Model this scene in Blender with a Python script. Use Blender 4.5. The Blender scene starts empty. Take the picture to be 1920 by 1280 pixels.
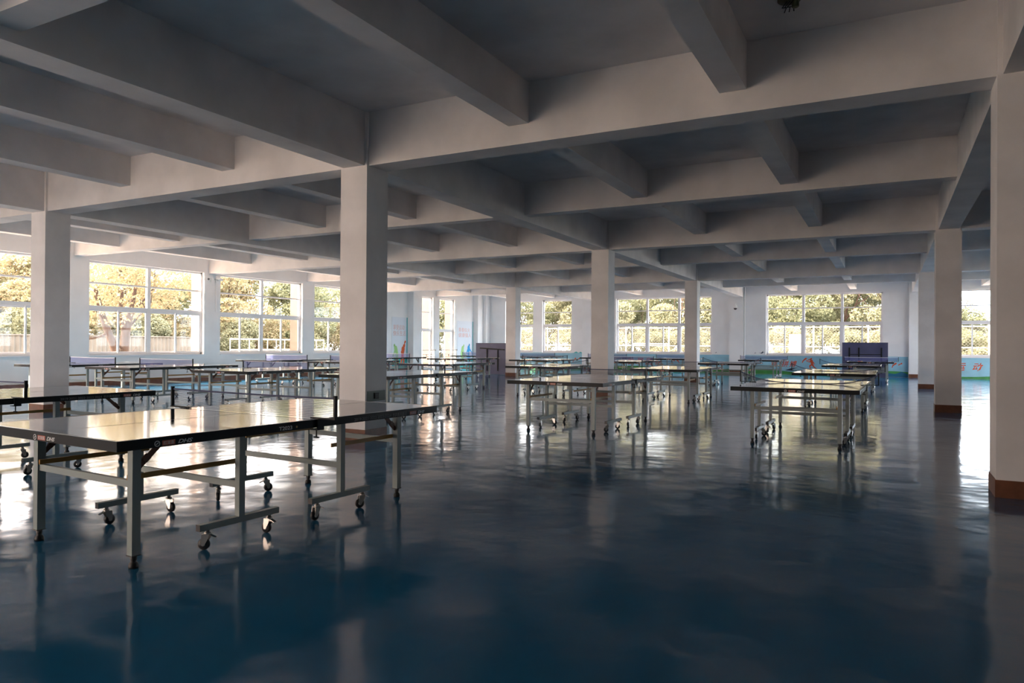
import bpy, math, random
import numpy as np
from mathutils import Vector, Matrix

S = bpy.context.scene
COL = S.collection
rnd = random.Random(7)
PI = math.pi

# ------------------------------------------------------------------ dimensions (metres)
SX, SY = 7.346, 9.132            # column grid
CH = 0.222                        # half column
HB, HSX, HSY, HS = 3.639, 3.748, 3.868, 4.346   # undersides: main beam, cross rib, long rib, slab
XL, XR, YB, YF = -14.15, 14.9, 27.45, -13.75     # inner wall faces
TW = 0.26                         # wall thickness
SILL, HEAD = 0.90, 3.66

# ------------------------------------------------------------------ materials
def mat(name, col, rough=0.6, metal=0.0, spec=0.5, bump=None, var=None, coat=0.0):
    m = bpy.data.materials.new(name); m.use_nodes = True
    nt = m.node_tree; b = nt.nodes['Principled BSDF']
    b.inputs['Base Color'].default_value = (*col, 1)
    b.inputs['Roughness'].default_value = rough
    b.inputs['Metallic'].default_value = metal
    b.inputs['Specular IOR Level'].default_value = spec
    b.inputs['Coat Weight'].default_value = coat
    if var or bump:
        tc = nt.nodes.new('ShaderNodeTexCoord')
    if var:                                   # (scale, darker factor, detail)
        n = nt.nodes.new('ShaderNodeTexNoise'); n.inputs['Scale'].default_value = var[0]
        n.inputs['Detail'].default_value = var[2] if len(var) > 2 else 5
        nt.links.new(tc.outputs['Object'], n.inputs['Vector'])
        r = nt.nodes.new('ShaderNodeValToRGB')
        r.color_ramp.elements[0].position = 0.35; r.color_ramp.elements[1].position = 0.62
        r.color_ramp.elements[0].color = (*[c * var[1] for c in col], 1)
        r.color_ramp.elements[1].color = (*col, 1)
        nt.links.new(n.outputs['Fac'], r.inputs['Fac'])
        nt.links.new(r.outputs['Color'], b.inputs['Base Color'])
    if bump:                                  # (scale, distance)
        n2 = nt.nodes.new('ShaderNodeTexNoise'); n2.inputs['Scale'].default_value = bump[0]
        nt.links.new(tc.outputs['Object'], n2.inputs['Vector'])
        bp = nt.nodes.new('ShaderNodeBump'); bp.inputs['Distance'].default_value = bump[1]
        nt.links.new(n2.outputs['Fac'], bp.inputs['Height'])
        nt.links.new(bp.outputs['Normal'], b.inputs['Normal'])
    return m

M = {}
M['wall'] = mat('white_wall_paint', (.80, .80, .80), .75, var=(1.3, .93), bump=(30, .0006))
M['concrete'] = mat('painted_concrete', (.80, .77, .755), .8, var=(1.6, .86, 8), bump=(18, .001))
M['base'] = mat('brown_skirting_paint', (.17, .060, .026), .45, var=(9, .7))
M['black'] = mat('black_coated_steel', (.013, .015, .016), .45, spec=.16)
M['steel'] = mat('grey_painted_steel', (.27, .31, .295), .42)
M['ochre'] = mat('ochre_painted_bar', (.34, .17, .025), .5)
M['strap'] = mat('red_brown_brace', (.12, .035, .015), .55)
M['rubber'] = mat('black_rubber', (.012, .012, .013), .5)
M['chrome'] = mat('zinc_plated_steel', (.50, .48, .45), .30, metal=1)
M['ttop'] = mat('dark_blue_table_top', (.012, .030, .062), .085, spec=.9)
M['tline'] = mat('white_table_line', (.75, .75, .74), .25)
M['net'] = mat('blue_net_cord', (.13, .15, .40), .8)
M['netdark'] = mat('dark_net_cord', (.07, .08, .14), .8)
M['tape'] = mat('white_net_tape', (.72, .73, .80), .8)
M['alu'] = mat('white_window_frame', (.74, .73, .74), .4)
M['gasket'] = mat('dark_window_seal', (.06, .06, .06), .6)
M['print_white'] = mat('white_print', (.62, .64, .64), .5)
M['print_grey'] = mat('grey_print', (.16, .17, .18), .5)
M['print_red'] = mat('red_print', (.50, .13, .08), .5)
M['mural_blue'] = mat('mural_sky_blue', (.30, .56, .68), .7, var=(2.2, .86))
M['mural_white'] = mat('mural_pale_ground', (.70, .73, .78), .7)
M['mural_green'] = mat('mural_green', (.06, .30, .07), .7, var=(3, .75))
M['mural_teal'] = mat('mural_teal', (.05, .42, .42), .7)
M['mural_red'] = mat('mural_red', (.62, .08, .02), .7)
M['panel_text'] = mat('faded_pink_writing', (.72, .40, .34), .7)
M['mural_dark'] = mat('mural_dark_blue', (.015, .03, .06), .7)
M['mural_deep'] = mat('mural_deep_blue', (.01, .13, .25), .7)
M['fig_green'] = mat('mural_leaf_green', (.36, .62, .22), .7)
M['fig_blue'] = mat('mural_bright_blue', (.02, .32, .66), .7)
M['fig_red'] = mat('mural_orange_red', (.75, .12, .03), .7)
M['folded'] = mat('dark_blue_board', (.055, .060, .13), .45, var=(2.5, .8))
M['plate'] = mat('grey_green_plate', (.20, .22, .18), .5)
M['plastic'] = mat('white_plastic', (.78, .78, .77), .35)
M['orange_ball'] = mat('white_ball', (.85, .84, .8), .4)
M['olive'] = mat('aged_brass', (.16, .14, .06), .5)
M['bark'] = mat('brown_bark', (.045, .027, .018), .9, var=(6, .6))
M['barkl'] = mat('pale_bark', (.07, .04, .03), .9, var=(6, .7))
M['ground'] = mat('dry_grass_ground', (.15, .13, .07), .95, var=(.6, .75))
M['pave'] = mat('pale_pavement', (.50, .415, .345), .9, var=(.5, .88))
M['fencew'] = mat('white_painted_metal', (.34, .33, .31), .5)
M['sheet'] = mat('weathered_sheet', (.11, .10, .085), .7, var=(2, .8))
M['mesh'] = mat('galvanised_wire', (.09, .085, .075), .6)
M['render'] = mat('pale_exterior_render', (.125, .095, .078), .85)
M['paddle'] = mat('red_rubber', (.45, .04, .03), .6)

def leaf_mat(name, c1, c2):
    m = bpy.data.materials.new(name); m.use_nodes = True; nt = m.node_tree
    b = nt.nodes['Principled BSDF']; b.inputs['Roughness'].default_value = .7
    g = nt.nodes.new('ShaderNodeNewGeometry')
    r = nt.nodes.new('ShaderNodeValToRGB')
    r.color_ramp.elements[0].color = (*c1, 1); r.color_ramp.elements[1].color = (*c2, 1)
    nt.links.new(g.outputs['Random Per Island'], r.inputs['Fac'])
    nt.links.new(r.outputs['Color'], b.inputs['Base Color'])
    tr = nt.nodes.new('ShaderNodeBsdfTranslucent'); nt.links.new(r.outputs['Color'], tr.inputs['Color'])
    mx = nt.nodes.new('ShaderNodeMixShader'); mx.inputs['Fac'].default_value = .4
    nt.links.new(b.outputs[0], mx.inputs[1]); nt.links.new(tr.outputs[0], mx.inputs[2])
    nt.links.new(mx.outputs[0], nt.nodes['Material Output'].inputs['Surface'])
    return m
M['leaf_gold'] = leaf_mat('yellow_green_leaves', (.22, .165, .095), (.18, .18, .095))
M['leaf_green'] = leaf_mat('mid_green_leaves', (.11, .125, .07), (.17, .185, .105))
M['leaf_pale'] = leaf_mat('pale_green_leaves', (.145, .155, .095), (.215, .22, .135))

# clear pane: mostly see-through, mirror-like at grazing angles
m = bpy.data.materials.new('clear_window_glass'); m.use_nodes = True; nt = m.node_tree
nt.nodes.remove(nt.nodes['Principled BSDF'])
tp = nt.nodes.new('ShaderNodeBsdfTransparent'); tp.inputs['Color'].default_value = (.93, .95, .94, 1)
gl = nt.nodes.new('ShaderNodeBsdfGlossy'); gl.inputs['Roughness'].default_value = .02
lw = nt.nodes.new('ShaderNodeLayerWeight'); pw = nt.nodes.new('ShaderNodeMath'); pw.operation = 'POWER'; pw.inputs[1].default_value = 5
fr = nt.nodes.new('ShaderNodeMath'); fr.operation = 'MULTIPLY_ADD'; fr.inputs[1].default_value = .6; fr.inputs[2].default_value = .012
nt.links.new(lw.outputs['Facing'], pw.inputs[0]); nt.links.new(pw.outputs[0], fr.inputs[0])
mx = nt.nodes.new('ShaderNodeMixShader')
nt.links.new(fr.outputs[0], mx.inputs['Fac']); nt.links.new(tp.outputs[0], mx.inputs[1]); nt.links.new(gl.outputs[0], mx.inputs[2])
nt.links.new(mx.outputs[0], nt.nodes['Material Output'].inputs['Surface'])
M['glass'] = m

# blue epoxy floor: glossy, faintly uneven, scuffed
m = bpy.data.materials.new('blue_epoxy_floor'); m.use_nodes = True; nt = m.node_tree
b = nt.nodes['Principled BSDF']
tc = nt.nodes.new('ShaderNodeTexCoord')
def noise(scale, detail=3, vec=None, rough=.5):
    n = nt.nodes.new('ShaderNodeTexNoise'); n.inputs['Scale'].default_value = scale
    n.inputs['Detail'].default_value = detail; n.inputs['Roughness'].default_value = rough
    nt.links.new(vec or tc.outputs['Object'], n.inputs['Vector']); return n
def ramp(src, p0, c0, p1, c1):
    r = nt.nodes.new('ShaderNodeValToRGB'); e = r.color_ramp.elements
    e[0].position = p0; e[0].color = (*c0, 1); e[1].position = p1; e[1].color = (*c1, 1)
    nt.links.new(src, r.inputs['Fac']); return r
n1 = noise(.9, 6, rough=.6)
r1 = ramp(n1.outputs['Fac'], .3, (.013, .112, .222), .7, (.018, .132, .258))
wn_ = nt.nodes.new('ShaderNodeTexWhiteNoise'); sc_ = nt.nodes.new('ShaderNodeVectorMath'); sc_.operation = 'SCALE'; sc_.inputs['Scale'].default_value = 900
nt.links.new(tc.outputs['Object'], sc_.inputs[0]); nt.links.new(sc_.outputs[0], wn_.inputs['Vector'])
mg = nt.nodes.new('ShaderNodeMapRange'); mg.inputs['To Min'].default_value = .15; mg.inputs['To Max'].default_value = 1.85
nt.links.new(wn_.outputs['Value'], mg.inputs['Value'])
gr_ = nt.nodes.new('ShaderNodeVectorMath'); gr_.operation = 'SCALE'          # fine speckle of the epoxy flakes
nt.links.new(r1.outputs['Color'], gr_.inputs[0]); nt.links.new(mg.outputs['Result'], gr_.inputs['Scale'])
nt.links.new(gr_.outputs[0], b.inputs['Base Color'])
n2 = noise(2.2, 5, rough=.65)
r2 = ramp(n2.outputs['Fac'], .35, (.085,) * 3, .7, (.15,) * 3)
nt.links.new(r2.outputs['Color'], b.inputs['Roughness'])
b.inputs['Specular IOR Level'].default_value = .55
n3 = noise(1.7, 2); n4 = noise(7.0, 2)
ad = nt.nodes.new('ShaderNodeMath'); ad.operation = 'MULTIPLY_ADD'; ad.inputs[1].default_value = .12
nt.links.new(n4.outputs['Fac'], ad.inputs[0]); nt.links.new(n3.outputs['Fac'], ad.inputs[2])
bp = nt.nodes.new('ShaderNodeBump'); bp.inputs['Distance'].default_value = .009; bp.inputs['Strength'].default_value = 1
nt.links.new(ad.outputs[0], bp.inputs['Height']); nt.links.new(bp.outputs['Normal'], b.inputs['Normal'])
M['floor'] = m

# ------------------------------------------------------------------ mesh builder
class MB:
    def __init__(s): s.v = []; s.f = []; s.m = []; s.sm = []
    def add(s, vs, fs, mi=0, smooth=False):
        o = len(s.v); s.v += [tuple(x) for x in vs]
        for f in fs: s.f.append([o + i for i in f]); s.m.append(mi); s.sm.append(smooth)
        return s
    def box(s, x0, x1, y0, y1, z0, z1, mi=0):
        vs = [(x, y, z) for z in (z0, z1) for y in (y0, y1) for x in (x0, x1)]
        return s.add(vs, [(0, 2, 3, 1), (4, 5, 7, 6), (0, 1, 5, 4), (2, 6, 7, 3), (0, 4, 6, 2), (1, 3, 7, 5)], mi)
    def bar(s, p, q, w, h, mi=0):            # rectangular bar from p to q, w sideways, h up
        p, q = Vector(p), Vector(q); d = (q - p).normalized()
        up = Vector((0, 0, 1)) if abs(d.z) < .95 else Vector((0, 1, 0))
        sd = d.cross(up).normalized(); u = sd.cross(d)
        vs = []
        for c in (p, q):
            for a, b_ in ((-1, -1), (1, -1), (1, 1), (-1, 1)):
                vs.append(c + sd * a * w / 2 + u * b_ * h / 2)
        return s.add(vs, [(0, 3, 2, 1), (4, 5, 6, 7), (0, 1, 5, 4), (1, 2, 6, 5), (2, 3, 7, 6), (3, 0, 4, 7)], mi)
    def path(s, pts, rad, n=8, mi=0, cap=True):
        rings = []; k = len(pts); P = [Vector(p) for p in pts]
        for i, p in enumerate(P):
            d = (P[min(i + 1, k - 1)] - P[max(i - 1, 0)]).normalized()
            ref = Vector((0, 0, 1)) if abs(d.z) < .9 else Vector((1, 0, 0))
            a = d.cross(ref).normalized(); b_ = a.cross(d)
            r = rad[i] if isinstance(rad, (list, tuple)) else rad
            rings.append([p + (a * math.cos(2 * PI * j / n) + b_ * math.sin(2 * PI * j / n)) * r for j in range(n)])
        vs = [v for r in rings for v in r]
        fs = [(i * n + j, (i + 1) * n + j, (i + 1) * n + (j + 1) % n, i * n + (j + 1) % n) for i in range(k - 1) for j in range(n)]
        s.add(vs, fs, mi, True)
        if cap:
            s.add(rings[0], [list(range(n))], mi); s.add(rings[-1], [list(range(n))[::-1]], mi)
        return s
    def lathe(s, prof, c=(0, 0, 0), axis='z', n=20, mi=0):
        vs = []
        for r, h in prof:
            for j in range(n):
                a = 2 * PI * j / n; x, y = r * math.cos(a), r * math.sin(a)
                vs.append({'z': (c[0] + x, c[1] + y, c[2] + h), 'x': (c[0] + h, c[1] + x, c[2] + y), 'y': (c[0] + x, c[1] + h, c[2] + y)}[axis])
        k = len(prof)
        s.add(vs, [(i * n + j, i * n + (j + 1) % n, (i + 1) * n + (j + 1) % n, (i + 1) * n + j) for i in range(k - 1) for j in range(n)], mi, True)
        return s
    def prism(s, poly, fn, d0, d1, mi=0):    # poly outline mapped by fn(u, v, depth)
        n = len(poly)
        vs = [fn(u, v, d0) for u, v in poly] + [fn(u, v, d1) for u, v in poly]
        return s.add(vs, [list(range(n))[::-1], list(range(n, 2 * n))] + [(i, (i + 1) % n, n + (i + 1) % n, n + i) for i in range(n)], mi)
    def build(s, name, mats, parent=None, loc=None, rot=None):
        me = bpy.data.meshes.new(name); me.from_pydata(s.v, [], s.f)
        for mm in (mats if isinstance(mats, (list, tuple)) else [mats]): me.materials.append(mm)
        me.polygons.foreach_set('material_index', s.m); me.polygons.foreach_set('use_smooth', s.sm)
        me.update()
        o = bpy.data.objects.new(name, me); COL.objects.link(o)
        if parent: o.parent = parent
        if loc: o.location = loc
        if rot: o.rotation_euler = rot
        return o

def tag(o, label=None, cat=None, group=None, kind=None):
    if label: o['label'] = label
    if cat: o['category'] = cat
    if group: o['group'] = group
    if kind: o['kind'] = kind
    return o
def empty(name, loc=(0, 0, 0), rz=0):
    o = bpy.data.objects.new(name, None); COL.objects.link(o); o.empty_display_size = .2
    o.location = loc; o.rotation_euler = (0, 0, rz); return o
KIDS = {}
def kids(o): return [c for c in o.children]
def copy_tree(o, parent=None):
    c = o.copy(); COL.objects.link(c)
    c.parent = parent
    for ch in kids(o): copy_tree(ch, c)
    return c
TXT = {}
def text_mesh(body, size, shear=0.0, extrude=.0006, bold=0.0, width=None):
    cu = bpy.data.curves.new('t', 'FONT'); cu.body = body; cu.size = size; cu.shear = shear
    cu.extrude = extrude; cu.offset = bold; cu.align_x = 'LEFT'; cu.align_y = 'CENTER'
    o = bpy.data.objects.new('t', cu); COL.objects.link(o)
    dg = bpy.context.evaluated_depsgraph_get()
    me = bpy.data.meshes.new_from_object(o.evaluated_get(dg))
    vs = [tuple(v.co) for v in me.vertices]; fs = [list(p.vertices) for p in me.polygons]
    bpy.data.objects.remove(o); bpy.data.curves.remove(cu); bpy.data.meshes.remove(me)
    if vs:
        x0 = min(v[0] for v in vs); x1 = max(v[0] for v in vs); y0 = min(v[1] for v in vs); y1 = max(v[1] for v in vs)
        k = (width / (x1 - x0)) if width else 1
        vs = [((v[0] - x0) * k, v[1] - (y0 + y1) / 2, v[2]) for v in vs]
    return vs, fs
def put_text(mb, body, size, fn, mi=0, **kw):
    vs, fs = text_mesh(body, size, **kw)
    mb.add([fn(*v) for v in vs], fs, mi)

# ------------------------------------------------------------------ shell
def structure(o, label, cat): return tag(o, label, cat, kind='structure')
structure(MB().box(XL - TW, XR + TW, YF - TW, YB + TW, -.12, 0).build('floor', M['floor']), 'glossy dark blue epoxy floor of the hall', 'floor')
structure(MB().box(XL - TW, XR + TW, YF - TW, YB + TW, HS, HS + .15).build('ceiling', M['concrete']), 'flat ceiling slab between the concrete beams', 'ceiling')

# window openings
pitch = SY / 2
LEFT_WIN = [(k * pitch + .30, (k + 1) * pitch - .36, 2) for k in range(-1, 4)]
LEFT_TALL = [(21.0, 22.46), (23.02, 24.48)]
BACK_WIN = [(-12.69, -10.95, 1), (-10.40, -8.66, 1), (-6.18, -1.29, 3), (1.21, 6.06, 3), (8.56, 13.41, 3)]
FRONT_WIN = [(-9.2, -4.9, 2), (-4.4, -.1, 2)]

def wall_with_holes(name, axis, face, out, lo, hi, holes, ztop):
    mb = MB()
    def bx(a0, a1, z0, z1):
        if a1 - a0 < 1e-4 or z1 - z0 < 1e-4: return
        f0, f1 = sorted((face, face + out * TW))
        if axis == 'y': mb.box(f0, f1, a0, a1, z0, z1)
        else: mb.box(a0, a1, f0, f1, z0, z1)
    cur = lo
    for a0, a1, z0, z1 in sorted(holes):
        bx(cur, a0, 0, ztop); bx(a0, a1, 0, z0); bx(a0, a1, z1, ztop); cur = a1
    bx(cur, hi, 0, ztop)
    return mb.build(name, M['wall'])
lh = [(a, b, SILL, HEAD) for a, b, _ in LEFT_WIN] + [(a, b, .08, HEAD) for a, b in LEFT_TALL]
structure(wall_with_holes('wall_left', 'y', XL, -1, YF, YB, lh, HS), 'white painted wall with the row of wide windows along the left', 'wall')
bh = [(a, b, SILL, HEAD + .06) for a, b, _ in BACK_WIN]
structure(wall_with_holes('wall_back', 'x', YB, 1, XL, XR, bh, HS), 'white painted far wall above the blue sports mural', 'wall')
fh = [(a, b, .2, HEAD) for a, b, _ in FRONT_WIN]
structure(wall_with_holes('wall_front', 'x', YF, -1, XL, XR, fh, HS), 'glazed wall behind the camera', 'wall')
RIGHT_FILL_WIN = [(14.2, 17.9, 2), (18.8, 22.5, 2), (23.3, 26.9, 2)]  # unseen windows, added to brighten the right-facing sides of columns and beams
structure(wall_with_holes('wall_right', 'y', XR, 1, YF, YB, [(a, b, SILL, HEAD) for a, b, _ in RIGHT_FILL_WIN], HS), 'plain white wall on the right', 'wall')

# skirting
structure(MB().box(XL, XL + .012, YF, 20.9, 0, .14).build('baseboard_left', M['base']), 'brown painted skirting along the left wall', 'skirting')
structure(MB().box(XR - .012, XR, YF, YB, 0, .14).build('baseboard_right', M['base']), 'brown painted skirting along the right wall', 'skirting')

# columns with brown bases
cols = {(0, 0): 'white square column behind the nearest table with a socket plate on its shaded side',
        (-1, 0): 'white square column standing behind the second nearest table, in front of the left windows',
        (1, 0): 'large white column cut off by the right edge of the photo',
        (0, 1): 'white square column in the middle of the hall with a crack down its corner',
        (1, 1): 'shaded square column next to the far right window',
        (-1, 1): 'white square column hidden behind the column with the socket plate',
        (0, 2): 'narrow distant column in front of the middle far window',
        (1, 2): 'distant column seen edge on beside the shaded right column',
        (-1, 2): 'distant pinkish column beside the upright folded table'}
for i in (-1, 0, 1):
    for j in (-1, 0, 1, 2):
        c = MB().box(-CH, CH, -CH, CH, 0, HS).build('column', M['concrete'], loc=(i * SX, j * SY, 0))
        MB().box(-CH - .008, CH + .008, -CH - .008, CH + .008, 0, .15).build('column_base', M['base'], c)
        structure(c, cols.get((i, j), 'white square column behind the camera'), 'column')
BX, BY, SB = .186, .180, .134
def beam(x0, x1, y0, y1, z, label, group):
    structure(MB().box(x0, x1, y0, y1, z, HS + .02).build('beam', M['concrete']), label, 'beam')['group'] = group
rows = {-2: YF, 3: YB}
for j in (-1, 0, 1, 2):
    beam(XL, XR, j * SY - BX, j * SY + BX, HB, 'deep white concrete beam crossing the hall over a row of columns', 'deep cross beams')
for i in (-1, 0, 1):
    beam(i * SX - BY, i * SX + BY, YF, YB, HB + .0005, 'deep white concrete beam running away over a line of columns', 'deep lengthwise beams')
for j in (-.5, .5, 1.5, 2.5):
    beam(XL, XR, j * SY - SB, j * SY + SB, HSX, 'shallower white concrete rib crossing the hall halfway between two deep beams', 'cross ribs')
for i in (-2, -1, 0, 1):
    for k in (1, 2):
        x = i * SX + k * SX / 3
        if XL + .3 < x < XR - .3:
            beam(x - SB, x + SB, YF, YB, HSY, 'shallow white concrete rib running away between two deep beams', 'lengthwise ribs')

# ------------------------------------------------------------------ windows
def window(n, axis, face, out, a0, a1, bays, z0, z1, label, trans=2.30, mid=3.02):
    """axis 'y': in the left wall (runs along y); axis 'x': in the far / front wall"""
    root = empty('window_%d' % n); structure(root, label, 'window')
    dp = face + out * .15                     # middle of the frame depth
    def bx(mb, u0, u1, v0, v1, t, mi=0):
        if axis == 'y': mb.box(dp - t / 2, dp + t / 2, u0, u1, v0, v1, mi)
        else: mb.box(u0, u1, dp - t / 2, dp + t / 2, v0, v1, mi)
    g = .06; fr_ = MB()
    bx(fr_, a0, a1, z0, z0 + g, .09); bx(fr_, a0, a1, z1 - g, z1, .09)
    bx(fr_, a0, a0 + g, z0, z1, .09); bx(fr_, a1 - g, a1, z0, z1, .09)
    bx(fr_, a0, a1, trans - .055, trans + .055, .10)
    bx(fr_, a0, a1, mid - .025, mid + .025, .07)
    w = (a1 - a0) / bays
    for k in range(1, bays): bx(fr_, a0 + k * w - .055, a0 + k * w + .055, z0, z1, .094)
    fr_.build('window_frame', M['alu'], root)
    for k in range(bays):
        u0, u1 = a0 + k * w + .055, a0 + (k + 1) * w - .055
        for v0, v1 in ((trans + .055, mid - .025), (mid + .025, z1 - g)):
            p = MB(); bx(p, u0, u1, v0, v1, .006); p.build('pane', M['glass'], root)
        um = (u0 + u1) / 2
        for q, (s0, s1) in enumerate(((u0, um + .03), (um - .03, u1))):
            dq = out * (.018 if q == 0 else -.018)
            s_ = MB(); old = dp; dp = old + dq
            t_ = .045
            bx(s_, s0, s0 + t_, z0 + g, trans - .055, .032); bx(s_, s1 - t_, s1, z0 + g, trans - .055, .032)
            bx(s_, s0 + t_, s1 - t_, z0 + g, z0 + g + t_, .032); bx(s_, s0 + t_, s1 - t_, trans - .055 - t_, trans - .055, .032)
            so = s_.build('sash', M['alu'], root)
            p = MB(); bx(p, s0 + t_, s1 - t_, z0 + g + t_, trans - .055 - t_, .006); p.build('pane', M['glass'], so)
            dp = old
    sl = MB()                                 # inner sill board
    if axis == 'y': sl.box(*sorted((face - out * .03, face + out * .11)), a0, a1, z0 - .03, z0)
    elif out > 0: sl.box(a0, a1, face - .03, face + .11, z0 - .03, z0)
    if sl.v: sl.build('window_sill', M['alu'], root)
    # daylight portal in the opening
    L = bpy.data.lights.new('daylight_portal', 'AREA'); L.shape = 'RECTANGLE'
    L.size = a1 - a0; L.size_y = z1 - z0; L.cycles.is_portal = True
    lo = bpy.data.objects.new('daylight_portal', L); COL.objects.link(lo)
    c = (a0 + a1) / 2; zc = (z0 + z1) / 2; fo = face + out * (TW + .05)
    lo.location = (fo, c, zc) if axis == 'y' else (c, fo, zc)
    d = Vector((-out, 0, 0)) if axis == 'y' else Vector((0, -out, 0))
    lo.rotation_euler = d.to_track_quat('-Z', 'Y').to_euler()
n = 1
wl = {1: 'wide left window partly hidden by the column, showing sky and pale branches', 2: 'wide left window showing a dark forked tree trunk',
      3: 'wide left window after the security cameras, showing golden trees', 4: 'wide left window next to the nearest free standing column, white railing outside'}
for k, (a, b, bays) in enumerate(LEFT_WIN):
    window(n, 'y', XL, -1, a, b, bays, SILL, HEAD, wl.get(k, 'wide left window beside the camera, outside the photo')); n += 1
for k, (a, b) in enumerate(LEFT_TALL):
    window(n, 'y', XL, -1, a, b, 1, .08, HEAD, ['tall narrow left window between the two painted panels, nearer one', 'tall narrow left window between the two painted panels, farther one'][k], 2.03, 2.9); n += 1
wb = ['narrow far window behind the pinkish column', 'narrow far window between two white pillars', 'three bay far window behind the distant middle column',
      'three bay far window above the two red running figures', 'three bay far window seen between the right hand columns with sky showing']
for k, (a, b, bays) in enumerate(BACK_WIN):
    window(n, 'x', YB, 1, a, b, bays, SILL, HEAD + .06, wb[k], 2.37, 3.06); n += 1
for k, (a, b, bays) in enumerate(FRONT_WIN):
    window(n, 'x', YF, -1, a, b, bays, .2, HEAD, 'large window behind the camera'); n += 1

for a, b, bays in RIGHT_FILL_WIN:
    window(n, 'y', XR, 1, a, b, bays, SILL, HEAD, 'unseen wide window added in the right wall to brighten the hall'); n += 1

# wall piers inside
tn = 1
def trim(mb, m_, label):
    global tn
    structure(mb.build('trim_%d' % tn, m_), label, 'wall pier'); tn += 1
for x0, x1 in ((-15 * 0 - 8.0, -7.45), (-.42, .20), (7.06, 7.62)):
    mb = MB().box(x0, x1, YB - .16, YB, 0, HS, 0).box(x0 - .006, x1 + .006, YB - .168, YB - .16, 0, .15, 1)
    trim(mb, [M['wall'], M['base']], 'shallow white pier on the far wall between two windows')
mb = MB().box(XL, XL + .34, 20.28, 20.98, 0, HS)
trim(mb, M['wall'], 'white pier on the left wall beside the nearer painted panel')
mb = MB().box(XL, XL + .30, 26.4, 26.95, 0, HS)
trim(mb, M['wall'], 'white pier on the left wall close to the far corner')
mb = MB().box(XL, XL + .5, YB - .5, YB, 0, HS)
trim(mb, M['wall'], 'white corner column where the left and far walls meet')
# outside piers between the left windows
for k in range(-3, 5):
    yc = k * pitch
    mb = MB().box(XL - TW - .42, XL - TW, yc - .34, yc + .30, -.1, 5)
    structure(mb.build('exterior_pier', M['render']), 'pale rendered outside pier between two left windows', 'pier')['group'] = 'outside piers'
for a in (22.74, 24.9):
    structure(MB().box(XL - TW - .5, XL - TW, a - .24, a + .24, -.1, 5).build('exterior_pier', M['render']), 'pale rendered outside pier beside a tall narrow left window', 'pier')['group'] = 'outside piers by tall windows'

# ------------------------------------------------------------------ table tennis table (long axis = local y, near end = -y)
def caster_mesh(a):
    mb = MB(); ca, sa = math.cos(a), math.sin(a)
    R = lambda x, y, z: (x * ca - y * sa, x * sa + y * ca, z)
    r = .036
    t = MB()
    t.lathe([(.0, -.013), (r - .006, -.013), (r, -.008), (r, .008), (r - .006, .013), (0, .013)], (0, .022, r), 'x', 18, 0)
    t.lathe([(0, -.0145), (.013, -.0145), (.013, .0145), (0, .0145)], (0, .022, r), 'x', 12, 1)
    for sx in (-1, 1):                       # fork cheeks
        t.prism([(-.017, .098), (.030, .098), (.034, .06), (.030, r - .008), (.014, r - .008), (-.012, .075)], lambda u, v, d: (d, u, v), sx * .017, sx * .0195, 1)
    t.box(-.0195, .0195, -.018, .031, .096, .099, 1)
    t.lathe([(.0, .099), (.021, .099), (.021, .108), (.012, .110), (.012, .125), (0, .125)], (0, 0, 0), 'z', 14, 1)
    t.bar((0, -.016, .094), (0, -.052, .078), .024, .004, 1)   # brake lever
    mb.add([R(*v) for v in t.v], [], 0)
    for f, mi, sm in zip(t.f, t.m, t.sm): mb.f.append(f); mb.m.append(mi); mb.sm.append(sm)
    return mb
W2, L2 = .7625, 1.37
def lettering(mb, items, fn):
    for kind, u, body in items:
        if kind == 'ring':
            n_ = 28
            vs = []
            for rr in (.0165, .0120):
                for dd in (0, .0012): vs += [fn(u + rr * math.cos(2 * PI * i / n_), rr * math.sin(2 * PI * i / n_), dd) for i in range(n_)]
            fs = []
            for i in range(n_):
                j = (i + 1) % n_
                fs += [(n_ + i, n_ + j, 3 * n_ + j, 3 * n_ + i), (i, n_ + i, 3 * 0 + n_ + j, j)]
            mb.add(vs, fs, 0)
            mb.prism([(u - .009, -.004), (u + .006, .007), (u + .009, .004), (u - .006, -.007)], fn, 0, .0012, 0)
        elif kind == 'red':
            mb.prism([(u, -.0135), (u + body, -.0135), (u + body, .0135), (u, .0135)], fn, 0, .0006, 1)
            put_text(mb, '红双喜', .022, lambda x, y, z: fn(u + .007 + x, y, .0012 + z), 0, width=body - .014)
        elif kind == 'brand':
            put_text(mb, 'DHS', .031, lambda x, y, z: fn(u + x, y, .0009 + z), 0, shear=.35, bold=.0007, width=body)
        elif kind == 'model':
            put_text(mb, 'T2023', .034, lambda x, y, z: fn(u + x, y, .0009 + z), 0, width=body, bold=.0004)
        elif kind == 'years':
            put_text(mb, '2019·2021·2022·2023·2024', .030, lambda x, y, z: fn(u + x, y, .0009 + z), 2, width=body)
        elif kind == 'cjk':
            put_text(mb, '世乒赛用器材', .030, lambda x, y, z: fn(u + x, y, .0009 + z), 2, width=body)
        elif kind == 'dot':
            mb.prism([(u + .007 * math.cos(2 * PI * i / 14), .007 * math.sin(2 * PI * i / 14)) for i in range(14)], fn, 0, .0012, 3)

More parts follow.
